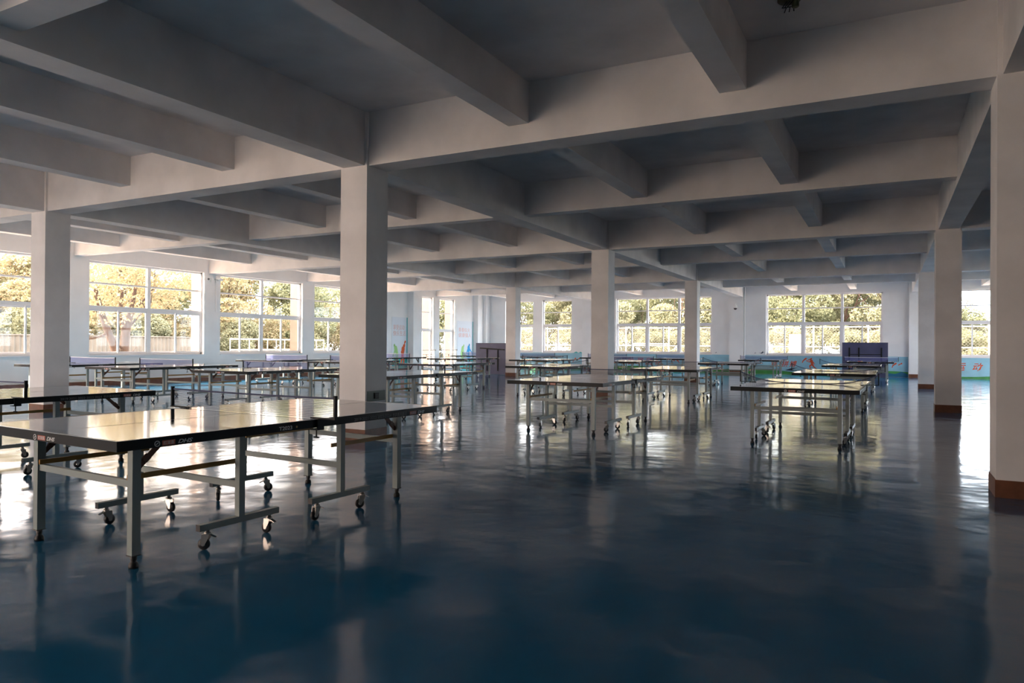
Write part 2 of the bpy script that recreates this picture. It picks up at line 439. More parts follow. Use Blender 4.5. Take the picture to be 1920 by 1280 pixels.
def make_table():
    root = empty('table_tennis_table')
    for s in (-1, 1):                        # near (-1) and far (+1) half
        y0, y1 = (-L2, -.004) if s < 0 else (.004, L2)
        tt = MB().box(-W2, W2, y0, y1, .738, .759)
        zt, zl = .759, .7598
        tt.box(-W2, -W2 + .02, y0, y1, zt, zl, 1).box(W2 - .02, W2, y0, y1, zt, zl, 1)
        ye = (y0, y0 + .02) if s < 0 else (y1 - .02, y1)
        tt.box(-W2 + .02, W2 - .02, ye[0], ye[1], zt, zl, 1)
        tt.box(-.0015, .0015, y0 + (.02 if s < 0 else 0), y1 - (.02 if s > 0 else 0), zt, zl, 1)
        tt.build('tabletop', [M['ttop'], M['tline']], root)
        ap = MB(); th_ = .03
        ap.box(-W2 - .002, -W2 + th_, y0, y1, .704, .737).box(W2 - th_, W2 + .002, y0, y1, .704, .737)
        ap.box(-W2 + th_, W2 - th_, y0, y0 + th_, .704, .737).box(-W2 + th_, W2 - th_, y1 - th_, y1, .704, .737)
        # edge band flush round the board
        ap.box(-W2 - .002, -W2 - .0005, y0 - .001, y1, .737, .757).box(W2 + .0005, W2 + .002, y0 - .001, y1, .737, .757)
        if s < 0: ap.box(-W2 - .002, W2 + .002, y0 - .002, y0 - .0005, .704, .757)
        else: ap.box(-W2 - .002, W2 + .002, y1 + .0005, y1 + .002, .704, .757)
        a = ap.build('apron', M['black'], root)
        lt = MB(); zc = .7245
        rs = lambda u, v, d: (W2 + .002 + d, -L2 + u, zc + v)          # right long side
        ls = lambda u, v, d: (-W2 - .002 - d, L2 - u, zc + v)
        en = lambda u, v, d: (-W2 + u, -L2 - .002 - d, zc + v)          # near end
        ef = lambda u, v, d: (W2 - u, L2 + .002 + d, zc + v)
        first = [('ring', .222, 0), ('red', .252, .077), ('brand', .346, .092), ('model', 1.06, .108), ('dot', 1.207, 0)]
        second = [('years', 1.75, .405), ('cjk', 2.172, .17), ('red', 2.382, .082), ('brand', 2.484, .085)]
        endm = [('ring', .68, 0), ('red', .712, .085), ('brand', .815, .09)]
        kinds = {'ring': 'emblem', 'red': 'red_badge', 'brand': 'brand_lettering', 'model': 'model_lettering', 'dot': 'rivet', 'years': 'year_lettering', 'cjk': 'slogan_lettering'}
        for items, fn in ((first, rs), (second, ls), (endm, en)) if s < 0 else ((second, rs), (first, ls), (endm, ef)):
            for it in items:
                lt = MB(); lettering(lt, [it], fn)
                lt.build(kinds[it[0]], [M['print_white'], M['print_red'], M['print_grey'], M['ochre']], a)
        yo = s * (L2 - .235); yi = s * (L2 - .92)
        for sx in (-1, 1):
            xo = sx * (W2 - .235); xi = sx * (W2 - .20)
            lg = MB().box(xo - .025, xo + .025, yo - .025, yo + .025, .075, .7035).build('leg', M['steel'], root)
            ft = MB().box(xo - .029, xo + .029, yo - .029, yo + .029, .070, .075, 1)
            ft.lathe([(0, 0), (.026, 0), (.028, .012), (.022, .03), (.014, .036), (.018, .05), (.018, .070), (0, .070)], (xo, yo, 0), 'z', 14, 0)
            ft.build('foot', [M['rubber'], M['gasket']], lg)
            MB().box(xi - .022, xi + .022, yi - .022, yi + .022, .1655, .7035).build('leg', M['steel'], root)
            cb = MB().box(xi - .02, xi + .02, yi - .30, yi + .30, .1255, .165)
            cb.box(xi - .0205, xi + .0205, yi - .302, yi - .30, .125, .1655, 1).box(xi - .0205, xi + .0205, yi + .30, yi + .302, .125, .1655, 1)
            cb = cb.build('caster_beam', [M['steel'], M['rubber']], root)
            for e in (-1, 1):
                a_ = {(-1, -1): .5, (-1, 1): 2.6, (1, -1): 5.4, (1, 1): 2.2}[(e, sx)] + s * .5
                c = caster_mesh(a_)
                c.build('caster', [M['rubber'], M['chrome']], cb, loc=(xi, yi + e * .235, 0))
            MB().bar((xo - sx * .036, yo + s * .02, .51), (xo - sx * .036, yi - s * .03, .51), .012, .030).build('stay_bar', M['ochre'], root)
            br = MB().bar((xo, yo - s * .026, .57), (xo, yo - s * .17, .7035), .012, .030).bar((xo, yo - s * .055, .60), (xo, yo - s * .085, .628), .018, .036)
            br.build('brace', M['strap'], root)
        MB().box(-W2 + .26, W2 - .26, yo - .014, yo + .014, .455, .495).build('crossbar', M['steel'], root)
        MB().box(-W2 + .222, W2 - .222, yi - .014, yi + .014, .345, .383).build('crossbar', M['steel'], root)
    return root

def make_net(style):
    root = empty('table_tennis_net')
    X = .9150
    def top(x):
        t = (x + X) / (2 * X)
        if style in ('taut', 'fine'): return .9125 - .006 * 4 * t * (1 - t)
        if style == 'slack': return .765 + .1475 * (abs(2 * t - 1) ** 3)
        if style == 'fallen': return .765 + .1475 * max(0, (t - .42) / .58) ** 1.3
    nm = MB()
    N = 120 if style in ('taut', 'fine') else 60
    H = 12 if style in ('taut', 'fine') else 8
    zb = .768
    w = .0024 if style == 'taut' else .0011; wv = .0016 if style == 'taut' else .0006
    xs = [-X + .02 + i * (2 * X - .04) / N for i in range(N + 1)]
    for h in range(H):
        for i in range(0, N, 6):
            a, b_ = xs[i], xs[min(i + 6, N)]
            za, zb_ = [zb + (top(q) - zb) * h / H for q in (a, b_)]
            nm.add([(a, 0, za - w), (b_, 0, zb_ - w), (b_, 0, zb_ + w), (a, 0, za + w), (a, .002, za - w), (b_, .002, zb_ - w), (b_, .002, zb_ + w), (a, .002, za + w)],
                   [(0, 1, 2, 3), (7, 6, 5, 4), (0, 4, 5, 1), (3, 2, 6, 7)])
    for q in xs:
        if top(q) - zb < .012: continue
        nm.add([(q - wv, .0005, zb), (q + wv, .0005, zb), (q + wv, .0005, top(q)), (q - wv, .0005, top(q))], [(0, 1, 2, 3)])
    nm.build('net', M['net' if style == 'taut' else 'netdark'], root)
    tp_ = MB(); k = 24
    for i in range(k):
        a, b_ = -X + 2 * X * i / k, -X + 2 * X * (i + 1) / k
        tp_.bar((a, .001, top(a) - .006), (b_, .001, top(b_) - .006), .004, .013)
    tp_.build('net_tape', M['tape'] if style == 'taut' else M['netdark'], root)
    for sx in (-1, 1):
        p = MB()
        p.box(sx * X - .008, sx * X + .008, -.012, .012, .763, .925)                       # post
        p.box(min(sx * .69, sx * .925), max(sx * .69, sx * .925), -.016, .016, .7610, .7690)       # arm over the edge
        x0, x1 = sorted((sx * (W2 + .006), sx * (W2 + .016)))
        p.box(x0, x1, -.03, .03, .690, .7610)                                              # jaw back
        x0, x1 = sorted((sx * .70, sx * (W2 + .016)))
        p.box(x0, x1, -.03, .03, .684, .690)                                               # lower jaw
        po = p.build('net_post', M['black'], root)
        q = MB().path([(sx * .735, 0, .628), (sx * .735, 0, .684)], .005, 8)
        q.bar((sx * .735 - .022, 0, .632), (sx * .735 + .022, 0, .632), .014, .010)
        q.build('clamp_screw', M['black'], po)
    return root

TABLES = [  # x, y, rotation (deg), net, table label, net label
 (None, None, None, 'fine', 'nearest table tennis table, with model lettering on its black rim', 'dark blue net across the nearest table, right post by the socket plate column'),
 (-1.58, -3.89, -2, 'fine', 'table cut by the left edge of the photo, right behind the nearest table', 'net cut by the left edge of the photo on the table behind the nearest one'),
 (5.27, 3.35, -1.5, 'slack', 'front table of the rightmost row, its net hanging down on the top', 'collapsed net lying across the front table of the rightmost row'),
 (2.08, 3.10, -1.5, 'fine', 'front table standing before the column in the middle of the hall', 'net of the front table before the middle column'),
 (-1.58, 3.02, 0, 'fine', 'table directly behind the column with the socket plate', 'net on the table directly behind the socket plate column'),
 (-4.85, 3.05, 0, 'taut', 'table seen above the net of the nearest table, in front of the second left window', 'pale net on the table seen just above the nearest table'),
 (-8.20, 3.00, 0, 'taut', 'table in front of the forked tree window, a white ball on its top', 'lavender net below the forked tree window'),
 (-10.95, 3.00, 0, 'taut', 'table along the left wall, partly behind the left column', 'lavender net next to the left column, close to the left wall'),
 (5.32, 9.25, 0, 'slack', 'second table of the rightmost row', 'drooping net on the second table of the rightmost row'),
 (1.80, 9.55, 0, 'fine', 'second table behind the middle column, between two columns', 'net of the table between the middle column and the distant middle column'),
 (-1.45, 9.50, 0, 'fallen', 'table left of the middle column with one side of its net fallen', 'net fallen at one end, just left of the middle column'),
 (-4.80, 9.47, 0, None, 'table without a net in front of the upright folded board beside the pinkish column', None),
 (-8.40, 9.62, 0, 'taut', 'table mostly hidden behind the socket plate column', 'net mostly hidden behind the socket plate column'),
 (-11.05, 9.45, 0, 'taut', 'table along the left wall below the window after the cameras', 'lavender net along the left wall below the window after the cameras'),
 (5.35, 16.10, 0, 'slack', 'third table of the rightmost row', 'drooping net on the third table of the rightmost row'),
 (1.78, 16.20, 0, 'slack', 'third table in the line beside the distant middle column', 'sagging net just right of the distant middle column'),
 (-1.75, 16.27, 0, 'taut', 'table seen just right of the middle column, below the three bay far window', 'pale blue net seen just right of the middle column'),
 (-4.97, 16.27, 0, 'fine', 'table right of the pinkish column with folding braces showing', 'net on the table right of the pinkish column, nearer one'),
 (-8.40, 16.10, 0, None, 'table without a net below the tall narrow left windows', None),
 (-11.30, 15.30, 0, 'taut', 'table in front of the nearer painted panel', 'faint net in front of the nearer painted panel'),
 (5.70, 22.50, 0, 'taut', 'farthest table of the rightmost row, in front of the dark upright folded board', 'purple blue net before the dark upright folded board at the far wall'),
 (1.80, 22.80, 0, 'taut', 'farthest table beneath the red running figures window', 'blue net left of the two red running figures'),
 (-1.72, 22.70, 0, 'taut', 'farthest table left of the distant middle column', 'blue net left of the distant middle column'),
 (-4.90, 22.70, 0, 'taut', 'farthest table half hidden by the middle column', 'blue net half hidden by the middle column'),
 (-8.40, 22.70, 0, 'taut', 'farthest table right of the pinkish column below the narrow far windows', 'lavender net right of the pinkish column, against the far wall'),
 (-11.55, 22.60, 0, 'taut', 'farthest table in front of the painted panel with the blue figure', 'pale net in front of the painted panel with the blue figure'),
]
proto = make_table()
nets = {k: make_net(k) for k in ('taut', 'fine', 'slack', 'fallen')}
used = set()
th = math.radians(86.5648); t0 = (2.7370, -5.2658)
e_ = (math.cos(th), math.sin(th)); n_ = (-math.sin(th), math.cos(th))
T1 = (t0[0] + L2 * e_[0] + W2 * n_[0], t0[1] + L2 * e_[1] + W2 * n_[1], math.degrees(th) - 90)
for i, (x, y, r, net, lab, nlab) in enumerate(TABLES):
    if i == 0: x, y, r = T1
    o = proto if i == 0 else copy_tree(proto)
    o.location = (x, y, 0); o.rotation_euler = (0, 0, math.radians(r))
    tag(o, lab, 'table', 'table tennis tables set out in rows')
    if net:
        if net in used: k = copy_tree(nets[net])
        else: k = nets[net]; used.add(net)
        if i == 0: x, y = x + .04 * e_[0], y + .04 * e_[1]
        k.location = (x, y, 0); k.rotation_euler = (0, 0, math.radians(r))
        tag(k, nlab, 'net', 'nets clamped to the tables')

# ------------------------------------------------------------------ folded tables standing upright
def folded_table(name, loc, rz, w, z0, z1, label, style):
    root = empty(name, loc, rz); tag(root, label, 'folded table')
    for s in (-1, 1):
        MB().box(-w / 2, w / 2, s * .13 - .012, s * .13 + .012, z0, z1).box(-w / 2 - .003, w / 2 + .003, s * .13 - .016, s * .13 + .016, z1, z1 + .012, 1).build('tabletop', [M['folded'], M['black']], root)
        f = s * .13 + s * .014
        yb = lambda d: (min(f, f + s * d), max(f, f + s * d))
        h = z1 - z0
        if style == 'tee':
            for x in (-w * .14, w * .20):
                a, b_ = yb(.03); MB().box(x - .02, x + .02, a, b_, z0 + .12 * h, z0 + .82 * h).build('leg', M['black'], root)
            a, b_ = yb(.045); MB().bar((-w * .36, (a + b_) / 2, z0 + .845 * h), (w * .40, (a + b_) / 2, z0 + .80 * h), .045, .05).build('crossbar', M['black'], root)
            a, b_ = yb(.02); MB().box(-w * .2, w * .27, a, b_, z0 + .52 * h, z0 + .545 * h).build('crossbar', M['steel'], root)
        else:
            for x in (-w * .34, -w * .13, w * .36):
                a, b_ = yb(.03); MB().box(x - .03, x + .03, a, b_, z0 + .12 * h, z0 + .86 * h).build('leg', M['black'], root)
            for zz in (.66, .44):
                a, b_ = yb(.02); MB().box(-w * .36, w * .38, a, b_, z0 + zz * h - .015, z0 + zz * h + .015).build('crossbar', M['black'], root)
    if z0 > .1:
        for sx in (-1, 1):
            b_ = MB().box(sx * w * .3 - .02, sx * w * .3 + .02, -.28, .28, .11, z0 + .02).build('base_frame', M['steel'], root)
            for sy in (-1, 1):
                c = caster_mesh(.6 * sx + sy).build('caster', [M['rubber'], M['chrome']], b_, loc=(sx * w * .3, sy * .24, 0))
    else:
        for sx in (-1, 1):
            MB().box(sx * w * .3 - .02, sx * w * .3 + .02, -.115, .115, z0 + .02, z0 + .06).build('base_frame', M['black'], root)
    return root
folded_table('folded_table', (-8.75, 19.1, 0), 0, 1.56, .012, 1.345, 'dark blue folded table standing upright beside the pinkish column, leg frame showing', 'tee')
folded_table('folded_table', (5.40, 26.2, 0), 0, 1.74, .012, 1.475, 'dark blue folded table standing upright against the far wall under a window', 'posts')

# ------------------------------------------------------------------ far wall mural (thin paint relief on the wall)
def on_back(y): return lambda u, v, d: (u, y - d, v)
def figure(mb, fn, u, v, h, mi, flip=1, pose='run'):
    """flat painted silhouette of a player: u, v = feet, built from tapering limb outlines"""
    J = {'run': dict(head=(.10, .90), neck=(.06, .80), sh=(.03, .76), hip=(-.04, .46), rk=(.16, .34), rf=(.10, .03), lk=(-.16, .26), lf=(-.36, .10), re=(.20, .66), rh=(.33, .74), le=(-.14, .62), lh=(-.20, .48)),
         'stand': dict(head=(.06, .91), neck=(.03, .82), sh=(.0, .78), hip=(-.02, .45), rk=(.09, .25), rf=(.12, .0), lk=(-.08, .24), lf=(-.12, .0), re=(.19, .62), rh=(.34, .50), le=(-.15, .60), lh=(-.24, .48)),
         'serve': dict(head=(.04, .86), neck=(.02, .77), sh=(.0, .73), hip=(-.05, .42), rk=(.06, .22), rf=(.03, .0), lk=(-.12, .22), lf=(-.17, .0), re=(.11, .86), rh=(.10, 1.02), le=(-.13, .58), lh=(.02, .50)),
         'bend': dict(head=(.16, .88), neck=(.11, .80), sh=(.07, .76), hip=(-.05, .46), rk=(.07, .25), rf=(.02, .0), lk=(-.10, .24), lf=(-.16, .0), re=(.16, .58), rh=(.20, .42), le=(-.02, .56), lh=(.10, .44))}[pose]
    P = lambda a: Vector((u + flip * a[0] * h, v + a[1] * h))
    depth = [0.0]
    def limb(a, b, ra, rb):
        a, b = P(a), P(b); d = (b - a).normalized(); n_ = Vector((-d.y, d.x))
        pts = []
        for i in range(7): t = PI / 2 + PI * i / 6; pts.append(a + (n_ * math.sin(t) + d * math.cos(t)) * ra * h if False else a + (n_ * math.cos(t - PI / 2) - d * math.sin(t - PI / 2)) * ra * h)
        for i in range(7): t = PI * i / 6; pts.append(b + (-n_ * math.cos(t) + d * math.sin(t)) * rb * h)
        mb.prism([(p.x, p.y) for p in pts], fn, 0, .0010 + depth[0], mi); depth[0] += .00015
    c = P(J['head']); mb.prism([(c.x + .055 * h * math.cos(2 * PI * i / 16), c.y + .072 * h * math.sin(2 * PI * i / 16)) for i in range(16)], fn, 0, .0010, mi)
    limb(J['head'], J['neck'], .035, .04)
    limb(J['sh'], J['hip'], .115, .085)
    for k, f in (('rk', 'rf'), ('lk', 'lf')): limb(J['hip'], J[k], .075, .05); limb(J[k], J[f], .05, .028)
    for e, hd in (('re', 'rh'), ('le', 'lh')): limb(J['sh'], J[e], .06, .036); limb(J[e], J[hd], .036, .026)
    hd = P(J['rh']); mb.prism([(hd.x + flip * .05 * h + .05 * h * math.cos(2 * PI * i / 12), hd.y + .02 * h + .055 * h * math.sin(2 * PI * i / 12)) for i in range(12)], fn, 0, .0022, mi)
murals = [(-13.6, -8.05, 'mural band below the narrow far windows, a red figure in it'), (-7.40, -.47, 'mural band below the three bay far window behind the middle column'),
          (.25, 7.04, 'mural band with two red running figures and red writing'), (7.64, 14.6, 'mural band with red writing and a green hill, seen between the right hand columns')]
my = YB - .001
for a, b, lab in murals:
    root = tag(empty('mural', ((a + b) / 2, YB, 0)), lab, 'mural')
    ox = (a + b) / 2
    fb = lambda u, v, d: (u - ox, -.002 - d, v)
    mb = MB().prism([(a, .02), (b, .02), (b, .885), (a, .885)], fb, 0, .002, 0)
    mb.build('painted_sky', M['mural_blue'], root)
    gr = MB()
    N = 24; pts = [(a + (b - a) * i / N, .17 + .09 * math.sin(1.1 * (a + (b - a) * i / N) + 1.0)) for i in range(N + 1)]
    gr.prism([(a, .005), (b, .005)] + pts[::-1], fb, .002, .0032, 0)
    gr.build('painted_grass', M['mural_green'], root)
    def word(body, u, size, gap):
        for k, ch in enumerate(body):
            lt = MB()
            put_text(lt, ch, size, lambda x, y, z: fb(u + k * gap + x, .50 + y, .0045 + z), 0, shear=.25, bold=.004)
            if lt.v: lt.build('painted_character', M['mural_red'], root)
    if a == -7.40: word('发展团结', -5.6, .36, .50)
    elif a == .25: word('竞', 1.40, .32, .4); word('拼搏', 1.90, .30, .34)
    elif a > 7: word('运动成就', 8.75, .36, .62)
    fg = MB()
    if a == .25:
        figure(fg, fb, 2.93, .25, .66, 0, 1); figure(fg, lambda u, v, d: fb(u, v, d + .0035), 3.20, .24, .54, 0, -1)
        figure(fg, fb, 6.55, .12, .62, 0, 1)
    elif a < -13: figure(fg, fb, -8.45, .12, .62, 0, 1)
    elif a == -7.40: figure(fg, fb, -3.0, .16, .6, 0, -1)
    if fg.v: fg.build('painted_figure', M['mural_red'], root)
    sw = MB()
    if a == .25:
        sw.prism([(2.05, .20), (2.32, .30), (2.62, .33), (2.35, .24), (2.62, .19), (2.3, .18)], fb, .0034, .0045)
        sw.build('painted_swoosh', M['mural_dark'], root)
        dp_ = MB().prism([(5.9, .005), (7.04, .005), (7.04, .12), (6.8, .24), (6.55, .14), (6.3, .16), (6.1, .07)], fb, .0034, .0045)
        dp_.build('painted_waves', M['mural_deep'], root)
    # birds painted above the band
    bd = MB()
    for (u, v, s_) in {-7.40: [(-7.0, 1.35, .3), (-1.1, .98, .12)], .25: [(1.02, 1.0, .28), (.72, .98, .12)], -13.6: [], 7.64: []}[a]:
        bd.prism([(u - .5 * s_, v), (u - .1 * s_, v - .04 * s_), (u + .3 * s_, v + .35 * s_), (u + .18 * s_, v + .06 * s_), (u + .5 * s_, v + .12 * s_), (u, v - .16 * s_)], fb, .0, .0015)
    if bd.v: bd.build('painted_bird', M['mural_dark'], root)
    if a == -7.40 or a < -13:
        u0 = -8.55 if a < -13 else -7.3
        bd = MB().prism([(u0 - .0, .885), (u0 + .15, .96), (u0 + .28, .89), (u0 + .42, .95), (u0 + .5, .885)], fb, 0, .0015)
        bd.build('painted_hill', M['mural_teal'], root)
# the two painted panels on the left wall
for k, (a, b, lab, l1, l2) in enumerate(((19.05, 20.26, 'painted wall panel with a green and an orange figure', '享受运动', '快乐生活'),
                                 (24.72, 26.36, 'painted wall panel with a green and a blue figure', '青春似火', '健康强人'))):
    root = tag(empty('wall_panel', (XL, (a + b) / 2, 0)), lab, 'mural'); oy = (a + b) / 2
    fl = lambda u, v, d: (.002 + d, u - oy, v)
    MB().prism([(a, .02), (b, .02), (b, 2.56), (a, 2.56)], fl, 0, .006, 0).build('painted_board', M['mural_white'], root)
    MB().prism([(b - .07, .02), (b, .02), (b, 2.56), (b - .07, 2.56)], fl, .006, .0075, 0).build('painted_border', M['mural_teal'], root)
    MB().prism([(a, .02), (b, .02), (b, .55), ((a + b) / 2, .70), (a, .52)], fl, .006, .008, 0).build('painted_ground', M['mural_teal'], root)
    lt = MB(); w_ = (b - a)
    put_text(lt, l1, .26, lambda x, y, z: fl(a + .08 * w_ + x, 2.08 + y, .0075 + z), 0, width=.72 * w_)
    put_text(lt, l2, .26, lambda x, y, z: fl(a + .08 * w_ + x, 1.80 + y, .0075 + z), 0, width=.80 * w_)
    lt.build('lettering', M['panel_text'], root)
    f1 = MB(); figure(f1, lambda u, v, d: fl(u, v, d + .009), a + .30 * w_, .30, 1.05, 0, 1 if k else -1, 'bend'); f1.build('painted_figure', M['fig_green'], root)
    f2 = MB(); figure(f2, lambda u, v, d: fl(u, v, d + .009), a + .72 * w_, .28, 1.08, 0, 1, 'stand' if k else 'serve'); f2.build('painted_figure', M['fig_blue' if k else 'fig_red'], root)

# guard rails in front of the tall windows
for k, (a, b) in enumerate(LEFT_TALL):
    root = tag(empty('guard_rail', (XL + .10, (a + b) / 2, 0)), ['white steel guard rail before the tall left window beside the nearer panel', 'white steel guard rail before the tall left window beside the farther panel'][k], 'railing')
    h = (b - a) / 2 - .02
    MB().path([(0, -h, 1.0), (0, h + .06, 1.0)], .022, 10).build('top_rail', M['fencew'], root)
    MB().path([(0, h + .061, 1.0), (0, h + .09, 1.0)], .036, 10).build('end_knob', M['gasket'], root)
    for s in (-1, 1): MB().box(-.018, .018, s * h - .018, s * h + .018, 0, .975).build('post', M['fencew'], root)
    for z in (.78, .66): MB().box(-.010, .010, -h + .02, h - .02, z - .012, z + .012).build('crossbar', M['fencew'], root)
    MB().box(-.012, .012, -.02, .02, .68, .77).build('bracket', M['gasket'], root)

# ------------------------------------------------------------------ small fixtures
def security_camera(loc, rz, label, dome=False):
    root = tag(empty('security_camera', loc, rz), label, 'camera')
    MB().box(-.035, .035, -.012, 0, -.05, .05).build('bracket', M['plastic'], root)
    MB().path([(0, -.012, 0), (0, -.07, -.01), (0, -.10, .02)], .012, 8).build('arm', M['plastic'], root)
    b_ = MB().path([(0, -.06, .062), (0, -.27, .035)], .042, 14, 0).build('housing', M['plastic'], root)
    MB().path([(0, -.271, .035), (0, -.280, .034)], .036, 14).build('lens', M['gasket'], b_)
    return root
security_camera((XL, 9.02, 3.40), PI / 2 - .9, 'white security camera pointing out from the left wall pier, nearer one')
security_camera((XL, 9.18, 3.42), PI / 2 + 1.0, 'grey security camera on the left wall pier pointing along the next window')
root = tag(empty('security_camera', (-.13, YB - .16, 3.20)), 'white dome security camera on the far wall pier', 'camera')
MB().box(-.05, .05, -.012, 0, .0, .14).build('bracket', M['plastic'], root)
MB().path([(0, -.012, .10), (0, -.14, .10), (0, -.16, .04)], .018, 10).build('arm', M['plastic'], root)
hd = MB().lathe([(0, .06), (.05, .05), (.085, 0), (.09, -.09), (.08, -.10)], (0, -.17, 0), 'z', 18).build('housing', M['plastic'], root)
MB().lathe([(.078, -.101), (.07, -.14), (.04, -.175), (0, -.185)], (0, -.17, 0), 'z', 18).build('lens', M['gasket'], hd)
tag(MB().path([(XL + .02, 9.24, 3.44), (XL + .02, 9.24, 2.35)], .016, 8).build('cord_conduit', M['plastic']), 'thin grey conduit running down the left wall pier beside the cameras', 'pipe')
tag(MB().path([(.245, YB - .04, .0), (.245, YB - .04, 4.3)], .035, 10).build('drain_pipe', M['plastic']), 'white vertical pipe beside the far wall dome camera', 'pipe')

root = tag(empty('socket_plate', (CH, .0, .585)), 'grey green socket plate with a black outlet on the column behind the nearest table', 'socket')
MB().box(.0005, .010, -.185, .185, -.065, .07).build('cover', M['plate'], root)
MB().box(.010, .026, -.055, .03, -.035, .045).box(.026, .03, -.045, .02, -.025, .035, 1).build('outlet', [M['rubber'], M['gasket']], root)
root = tag(empty('lamp_holder', (5.52, -.94, HS)), 'broken ceiling lamp holder with loose wires at the top edge of the photo', 'lamp')
MB().lathe([(0, -.001), (.10, -.001), (.10, -.018), (.03, -.03), (0, -.03)], (0, 0, 0), 'z', 20).build('ceiling_rose', M['olive'], root)
MB().lathe([(.024, -.03), (.03, -.05), (.03, -.085), (.02, -.09), (0, -.085)], (.05, .0, 0), 'z', 14).build('lamp_socket', M['olive'], root)
for k in range(3):
    MB().path([(-.02 + .03 * k, -.02, -.03), (-.06 + .02 * k, .01, -.07), (-.03 + .03 * k, .05, -.055), (-.05 + .04 * k, .07, -.09)], .005, 6).build('wire', M['rubber'], root)
root = tag(empty('ceiling_hook', (4.72, 7.35, HS)), 'small dark metal hook hanging from the ceiling near the right row of tables', 'hook')
MB().path([(0, 0, 0), (0, 0, -.07), (.03, 0, -.10), (.06, 0, -.08), (.055, 0, -.05)], .008, 8).build('hook', M['gasket'], root)
MB().path([(-.09, 0, -.045), (.0, 0, -.06)], .007, 8).build('rod', M['gasket'], root)
# ball and bat
b_ = MB().lathe([(.02 * math.sin(PI * i / 10), .02 - .02 * math.cos(PI * i / 10)) for i in range(11)], (0, 0, 0), 'z', 16).build('table_tennis_ball', M['orange_ball'], loc=(-8.05, 3.9, .760))
tag(b_, 'white ball lying on the table below the forked tree window', 'ball')
root = tag(empty('table_tennis_bat', (5.35, 21.75, .7605), .6), 'red table tennis bat lying on the farthest right table', 'bat')
MB().prism([(.075 * math.cos(2 * PI * i / 20), .08 * math.sin(2 * PI * i / 20)) for i in range(20)], lambda u, v, d: (u, v, d), 0, .009).build('blade', M['paddle'], root)
MB().box(-.014, .014, -.17, -.076, 0, .018).build('handle', M['ochre'], root)

# ------------------------------------------------------------------ outdoors
structure(MB().box(-90, 90, -90, 110, -.40, -.16).build('ground', M['ground']), 'dry grass ground outside the windows', 'ground')
structure(MB().box(XL - TW - 7, XL - TW - .02, YF, YB + 7, -.16, -.10).build('pavement', M['pave']), 'pale paved path along the outside of the left windows', 'pavement')
structure(MB().box(XL - TW - .02, XR, YB + TW + .02, YB + 4.5, -.16, -.10).build('pavement', M['pave']), 'pale paved yard outside the far windows', 'pavement')
structure(MB().box(-40, 40, -45, YF - TW - .02, -.16, -.10).build('pavement', M['pave']), 'pale pavement outside the glazed wall behind the camera', 'pavement')

def crown_mesh(seed, rx, rz, n, leaf, name):
    g = np.random.default_rng(seed)
    nb = 22
    cen = g.normal(size=(nb, 3)); cen /= np.linalg.norm(cen, axis=1)[:, None]
    cen *= (g.uniform(.25, .85, nb) ** .6)[:, None]; cen *= np.array([rx, rx, rz])
    rad = g.uniform(.28, .46, nb) * rx
    k = g.integers(0, nb, n)
    d = g.normal(size=(n, 3)); d /= np.linalg.norm(d, axis=1)[:, None]
    p = cen[k] + d * (rad[k] * g.uniform(.55, 1, n) ** .4)[:, None] * np.array([1, 1, .8])
    a = g.normal(size=(n, 3)); a /= np.linalg.norm(a, axis=1)[:, None]
    b = np.cross(a, g.normal(size=(n, 3))); b /= np.linalg.norm(b, axis=1)[:, None]
    s = leaf * g.uniform(.6, 1.3, n)[:, None]
    q = np.stack([p - a * s, p - b * s * .5, p + a * s, p + b * s * .5], axis=1).reshape(-1, 3)
    me = bpy.data.meshes.new(name); me.from_pydata(q.tolist(), [], np.arange(4 * n).reshape(n, 4).tolist()); me.update()
    return me
def branch(mb, p, d, r, ln, depth, g):
    pts = [p]; rad = [r]; q = Vector(p); dd = Vector(d)
    for i in range(4):
        dd = (dd + Vector((g.uniform(-.22, .22), g.uniform(-.22, .22), g.uniform(-.05, .18)))).normalized()
        q = q + dd * ln / 4; pts.append(tuple(q)); rad.append(r * (1 - .13 * (i + 1)))
    mb.path(pts, rad, 7 if depth else 5)
    if depth:
        for k in range(3):
            b = Vector(pts[2 + k % 3]); nd = (dd + Vector((g.uniform(-1, 1), g.uniform(-1, 1), g.uniform(-.1, .6)))).normalized()
            branch(mb, tuple(b), nd, r * .5, ln * .7, depth - 1, g)
def trunk_mesh(seed, h, r, lean=0, stems=1):
    g = random.Random(seed); mb = MB()
    for s in range(stems):
        d = Vector((g.uniform(-.1, .1), (s - (stems - 1) / 2) * .55 + lean, 1)).normalized()
        branch(mb, (0, 0, -.2), d, r, h, 2, g)
    return mb
def tree(kind, x, y, h, rx, label, group, leafm, barkm, seed, cz=None, cr=None, crown=None, trunk=None):
    root = tag(empty(kind, (x, y, -.16), rnd.uniform(0, 6.28)), label, 'tree', group)
    t = bpy.data.objects.new('trunk', trunk); COL.objects.link(t); t.parent = root; t.scale = (1, 1, h / 5)
    c = bpy.data.objects.new('crown', crown); COL.objects.link(c); c.parent = root
    c.location = (0, 0, h * .60); c.scale = (rx / 2, rx / 2, h / 5.2)
    return root
def with_mat(me, m_):
    me.materials.clear(); me.materials.append(m_); return me
crowns = {}
for key, mk in (('gold', 'leaf_gold'), ('green', 'leaf_green'), ('pale', 'leaf_pale')):
    crowns[key] = [with_mat(crown_mesh(10 * i + len(key), 2.0, 2.3, 15000, .075, 'crown'), M[mk]) for i in range(2)]
trunks = []
for i in range(3):
    o = trunk_mesh(30 + i, 2.7, .11).build('trunk', M['bark' if i != 1 else 'barkl']); trunks.append(o.data); bpy.data.objects.remove(o)
